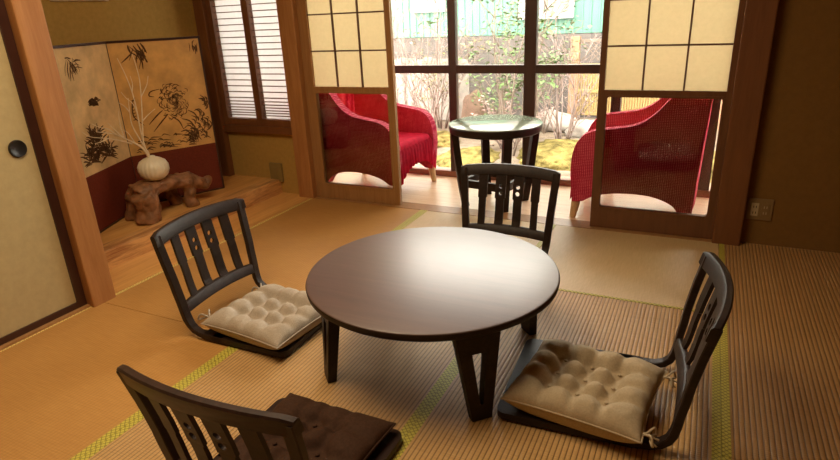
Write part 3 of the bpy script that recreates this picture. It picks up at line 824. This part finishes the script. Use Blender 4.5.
armchair('red woven armchair on the veranda, seen behind the left paper door beside the slatted window', (-2.155, 3.70, 0), math.radians(-3))
armchair('red woven armchair on the veranda, seen through the glass of the right paper door', (-.335, 3.735, 0), PI+math.radians(2))

# ------------------------------------------------------------------ garden
GZ = -.42
gb = bmesh.new(); bmesh.ops.create_grid(gb, x_segments=60, y_segments=40, size=1)
for v in gb.verts:
    v.co = Vector((-2+v.co.x*9, 9.2+v.co.y*4.95, GZ+.05*noise.noise(Vector((v.co.x*9, v.co.y*9, 0)))))
struct(link('ground', gb, M['soil'], None, True))
# neighbouring house
hs = thing('neighbour_house', 'mint green clad house beyond the garden, on a grey block base', 'house', (0, 9.3, GZ))
q = bmesh.new(); x = -8.0
while x < 3:
    box(q, x, x+.105, 0, .06, 1.27, 2.75); box(q, x+.105, x+.125, -.014, .06, 1.27, 2.75); x += .125
link('siding', q, M['siding'], hs)
link('house_base', boxbm(-8, 3, -.06, .1, -.05, 1.26), M['block'], hs)
def hwin(x0, x1, z0, z1):
    q = bmesh.new(); w = .07
    box(q, x0, x1, -.09, 0, z0, z0+w); box(q, x0, x1, -.06, 0, z1-w, z1); box(q, x0, x0+w, -.06, 0, z0+w, z1-w); box(q, x1-w, x1, -.06, 0, z0+w, z1-w)
    xm = x0+(x1-x0)*.42; box(q, xm-.03, xm+.03, -.055, 0, z0+w, z1-w)
    f = link('house_window', q, M['white'], hs)
    q = bmesh.new(); box(q, x0+w, xm-.03, -.03, -.02, z0+w, z1-w); link('curtained_pane', q, M['white'], f)
    q = bmesh.new(); box(q, xm+.03, x1-w, -.03, -.02, z0+w, z1-w); link('dark_pane', q, M['wpane'], f)
hwin(-2.72, -1.88, 1.49, 2.6)
hwin(-4.55, -3.95, 1.66, 2.5)
link('roof', boxbm(-8.3, 3.3, -.35, 3, 2.75, 2.88), M['fencepost'], hs)
link('house_body', boxbm(-8, 3, .1, 3, -.05, 2.75), M['white'], hs)

# fence with trellis
fc = thing('bamboo_fence', 'tan bamboo fence panel with lattice top beside the grey block base', 'fence', (-1.72, 8.7, GZ))
link('fence_post', boxbm(-.06, .06, -.06, .06, 0, 1.25), M['fencepost'], fc)
link('fence_post', boxbm(1.9, 2.0, -.05, .05, 0, 1.25), M['fencepost'], fc)
q = bmesh.new(); x = .07
while x < 1.9: tube(q, [(x, 0, .15), (x, 0, .88)], .017, 8); x += .035
link('bamboo_panel', q, M['bamboo'], fc, True, 40)
q = bmesh.new()
for z in (.18, .50, .86): box(q, .06, 1.9, -.04, .03, z-.02, z+.02)
link('fence_rail', q, M['bamboo'], fc)
q = bmesh.new(); k = .08
while k < 1.9:
    for s in (-1, 1):
        a = (k, 0, .92) if s > 0 else (k+.26, 0, .92); c = (min(k+.26, 1.95), 0, 1.18) if s > 0 else (k, 0, 1.18)
        tube(q, [a, c], .008, 5)
    k += .075
box(q, .06, 1.9, -.02, .02, 1.17, 1.21)
link('trellis', q, M['bark'], fc)

# plank fence on the left
pf = thing('plank_fence', 'weathered grey plank fence behind the left armchair in the garden', 'fence', (-5.0, 8.6, GZ))
for k in range(11):
    link('plank', boxbm(k*.155, k*.155+.15, -.012, .012, .02, .98+.02*math.sin(k*2.3)), M['rock'], pf)
link('fence_rail', boxbm(-.02, 1.70, .013, .05, .7, .77), M['bark'], pf)

def rockm(name, label, loc, r, mat, seed, group=None):
    q = bmesh.new(); bmesh.ops.create_icosphere(q, subdivisions=3, radius=1)
    for v in q.verts:
        k = 1+.28*noise.noise(v.co*1.4+Vector((seed, 0, 0)))+.1*noise.noise(v.co*4+Vector((0, seed, 0)))
        v.co = Vector((v.co.x*r[0]*k, v.co.y*r[1]*k, v.co.z*r[2]*k))
    o = link(name, q, mat, None, True); o.location = loc; return tag(o, label, 'rock', group)
rockm('garden_rock', 'pale rock behind the mossy mound, below the block wall', (-1.95, 8.35, GZ+.08), (.34, .25, .18), M['rock'], 1, 'garden rocks')
rockm('garden_rock', 'small pale rock at the foot of the bamboo fence', (-1.38, 8.05, GZ+.05), (.26, .22, .15), M['rock'], 5, 'garden rocks')
rockm('garden_rock', 'pale low rock beside the mossy mound seen next to the right armchair', (-.95, 7.35, GZ+.05), (.26, .22, .16), M['rock'], 9, 'garden rocks')
rockm('brown_boulder', 'squarish brown boulder behind the glass topped table', (-3.05, 8.15, GZ+.22), (.21, .2, .33), M['rockb'], 3)

def mound(label, loc, r):
    q = bmesh.new(); bmesh.ops.create_icosphere(q, subdivisions=5, radius=1)
    for v in q.verts:
        k = 1+.16*noise.noise(v.co*2+Vector((loc[0], 0, 0)))+.10*noise.noise(v.co*7)+.07*noise.noise(v.co*17)
        v.co = Vector((v.co.x*r[0]*k, v.co.y*r[1]*k, v.co.z*r[2]*k))
    o = link('moss_mound', q, M['moss'], None, True); o.location = loc; tag(o, label, 'moss', 'moss mounds in the garden'); return o
mound('yellow green mossy mound between the glass topped table and the right armchair', (-1.45, 6.7, GZ-.02), (.50, .62, .17))
mound('mossy mound seen under the glass topped table', (-2.46, 6.3, GZ-.04), (.36, .6, .14))
mound('mossy mound behind the red chair leg, left of the glass topped table', (-3.35, 7.0, GZ-.03), (.45, .6, .18))
mound('mossy mound seen through the right door glass behind the armchair back', (.35, 6.6, GZ-.03), (.7, .7, .17))

def shrub(name, label, loc, h, spread, nstem, nleaf, lsize, leaf, bark, seed, group=None, twigs=3, lean=(0, 0), lo=.25):
    R_ = random.Random(seed); t = thing(name, label, 'shrub', loc, 0, group)
    q = bmesh.new(); tips = []
    def grow(p, d, L, r, dep):
        pts = [p]; n = 5
        for i in range(n):
            d = (d+Vector((R_.uniform(-.16, .16), R_.uniform(-.16, .16), R_.uniform(-.06, .12)))).normalized()
            pts.append(pts[-1]+d*L/n)
            if pts[-1].z > h*lo: tips.append((pts[-1].copy(), d.copy()))
            if dep and R_.random() < .62:
                grow(pts[-1].copy(), (d+Vector((R_.uniform(-1, 1), R_.uniform(-1, 1), R_.uniform(-.2, .5)))).normalized(), L*R_.uniform(.32, .55), r*.55, dep-1)
        tube(q, pts, [max(.0025, r*(1-.75*i/n)) for i in range(n+1)], 5)
    for k in range(nstem):
        a = 2*PI*k/nstem+R_.random(); d = Vector((math.cos(a)*spread+lean[0], math.sin(a)*spread+lean[1], 1)).normalized()
        grow(Vector((math.cos(a)*.05, math.sin(a)*.05, -.03)), d, h*R_.uniform(.75, 1.05), .013, twigs)
    link('stem', q, bark, t, True)
    if nleaf:
        q = bmesh.new()
        for k in range(nleaf):
            p, d = R_.choice(tips); p = p+Vector((R_.gauss(0, .045), R_.gauss(0, .045), R_.gauss(0, .045)))
            a = R_.uniform(0, 2*PI); f = Vector((math.cos(a), math.sin(a), R_.uniform(-.6, .4))).normalized()
            s = f.cross(Vector((0, 0, 1))).normalized(); up = s.cross(f); l = lsize*R_.uniform(.7, 1.3); w = l*.3
            v = [q.verts.new(x) for x in (p, p+f*l*.5+s*w+up*.1*l, p+f*l, p+f*l*.5-s*w+up*.1*l)]
            q.faces.new((v[0], v[1], v[2])); q.faces.new((v[0], v[2], v[3]))
        link('foliage', q, leaf, t)
    return t
shrub('leafy_shrub', 'tall leafy green shrub in the middle of the garden window', (-2.02, 6.55, GZ), 2.15, .13, 6, 900, .085, M['leafg'], M['bark'], 5, 'garden shrubs', 3)
shrub('bare_shrub', 'bare pinkish shrub before the mint house, upper left of the window', (-3.45, 7.4, GZ), 2.0, .24, 8, 130, .05, M['leafp'], M['barkp'], 8, 'garden shrubs', 3)
shrub('bare_shrub', 'bare twiggy shrub in front of the block base beside the bamboo fence', (-1.55, 7.3, GZ), 1.15, .30, 9, 60, .05, M['leafp'], M['barkp'], 12, 'garden shrubs', 3)
shrub('yellow_shrub', 'yellow green low shrub against the block base left of the tall shrub', (-3.55, 8.1, GZ), 1.1, .24, 7, 420, .06, M['leafy'], M['bark'], 21, 'garden shrubs', 3)
shrub('pink_leaved_shrub', 'low pinkish leaved shrub seen under the glass topped table', (-2.15, 6.9, GZ), .5, .6, 9, 420, .06, M['leafp'], M['barkp'], 31, 'garden shrubs', 2)
shrub('bare_shrub', 'tangled bare shrub in front of the plank fence', (-4.0, 7.7, GZ), 1.3, .4, 9, 120, .05, M['leafp'], M['barkp'], 41, 'garden shrubs', 3)
shrub('leafy_shrub', 'low leafy green shrub behind the glass topped table beside the boulder', (-2.55, 7.7, GZ), .95, .35, 6, 330, .075, M['leafg'], M['bark'], 55, 'garden shrubs', 2)
shrub('leafy_shrub', 'small leafy shrub before the block base, between the thick window post and fence', (-2.0, 8.0, GZ), 1.15, .25, 5, 260, .075, M['leafg'], M['bark'], 61, 'garden shrubs', 2)

# ------------------------------------------------------------------ camera
cam = bpy.data.cameras.new('camera'); co = bpy.data.objects.new('camera', cam); COL.objects.link(co)
f, pit, yaw, rol = 577.740, .358020529, .460448098, -.0458687263
cam.sensor_fit = 'HORIZONTAL'; cam.sensor_width = 36; cam.lens = f/840*36; cam.clip_start = .05
fw = Vector((-math.sin(yaw)*math.cos(pit), math.cos(yaw)*math.cos(pit), -math.sin(pit)))
rt0 = Vector((math.cos(yaw), math.sin(yaw), 0)); up0 = rt0.cross(fw)
c, s = math.cos(rol), math.sin(rol)
r_ = rt0*c+up0*s; u_ = up0*c-rt0*s
co.matrix_world = Matrix(((r_.x, u_.x, -fw.x, 0), (r_.y, u_.y, -fw.y, 0), (r_.z, u_.z, -fw.z, 1.225), (0, 0, 0, 1)))
SC.camera = co

# ------------------------------------------------------------------ light
W = bpy.data.worlds.new('world'); SC.world = W; W.use_nodes = True
bg = W.node_tree.nodes['Background']; bg.inputs[0].default_value = (1.0, .93, .83, 1); bg.inputs[1].default_value = 10
sun = bpy.data.lights.new('sun', 'SUN'); sun.energy = 1.2; sun.angle = math.radians(3); sun.color = (1, .95, .86)
su = bpy.data.objects.new('sun', sun); COL.objects.link(su)
su.rotation_euler = Vector((.55, .55, -.95)).to_track_quat('-Z', 'Y').to_euler()
# daylight portal at the veranda window (sampling aid only)
pt = bpy.data.lights.new('window_portal', 'AREA'); pt.shape = 'RECTANGLE'; pt.size = 5.4; pt.size_y = 2.2; pt.cycles.is_portal = True
po = bpy.data.objects.new('window_portal', pt); COL.objects.link(po); po.location = (-.8, WINY+.12, 1.11); po.rotation_euler = (-PI/2, 0, 0)
# unseen warm fill light, added to brighten the room and alcove
cl = bpy.data.lights.new('warm_fill', 'AREA'); cl.shape = 'DISK'; cl.size = 1.3; cl.energy = 28; cl.color = (1, .78, .5)
clo = bpy.data.objects.new('warm_fill', cl); COL.objects.link(clo); clo.location = (-1.35, 1.15, ZC-.05)

SC.view_settings.view_transform = 'Standard'; SC.view_settings.look = 'None'; SC.view_settings.gamma = 1
SC.view_settings.use_curve_mapping = False
SC.view_settings.exposure = .68
cy = SC.cycles
cy.use_denoising = True
try: cy.denoiser = 'OPENIMAGEDENOISE'
except Exception: pass
cy.max_bounces = 10; cy.diffuse_bounces = 6; cy.glossy_bounces = 4; cy.transparent_max_bounces = 16
cy.sample_clamp_indirect = 8; cy.caustics_reflective = False; cy.caustics_refractive = False
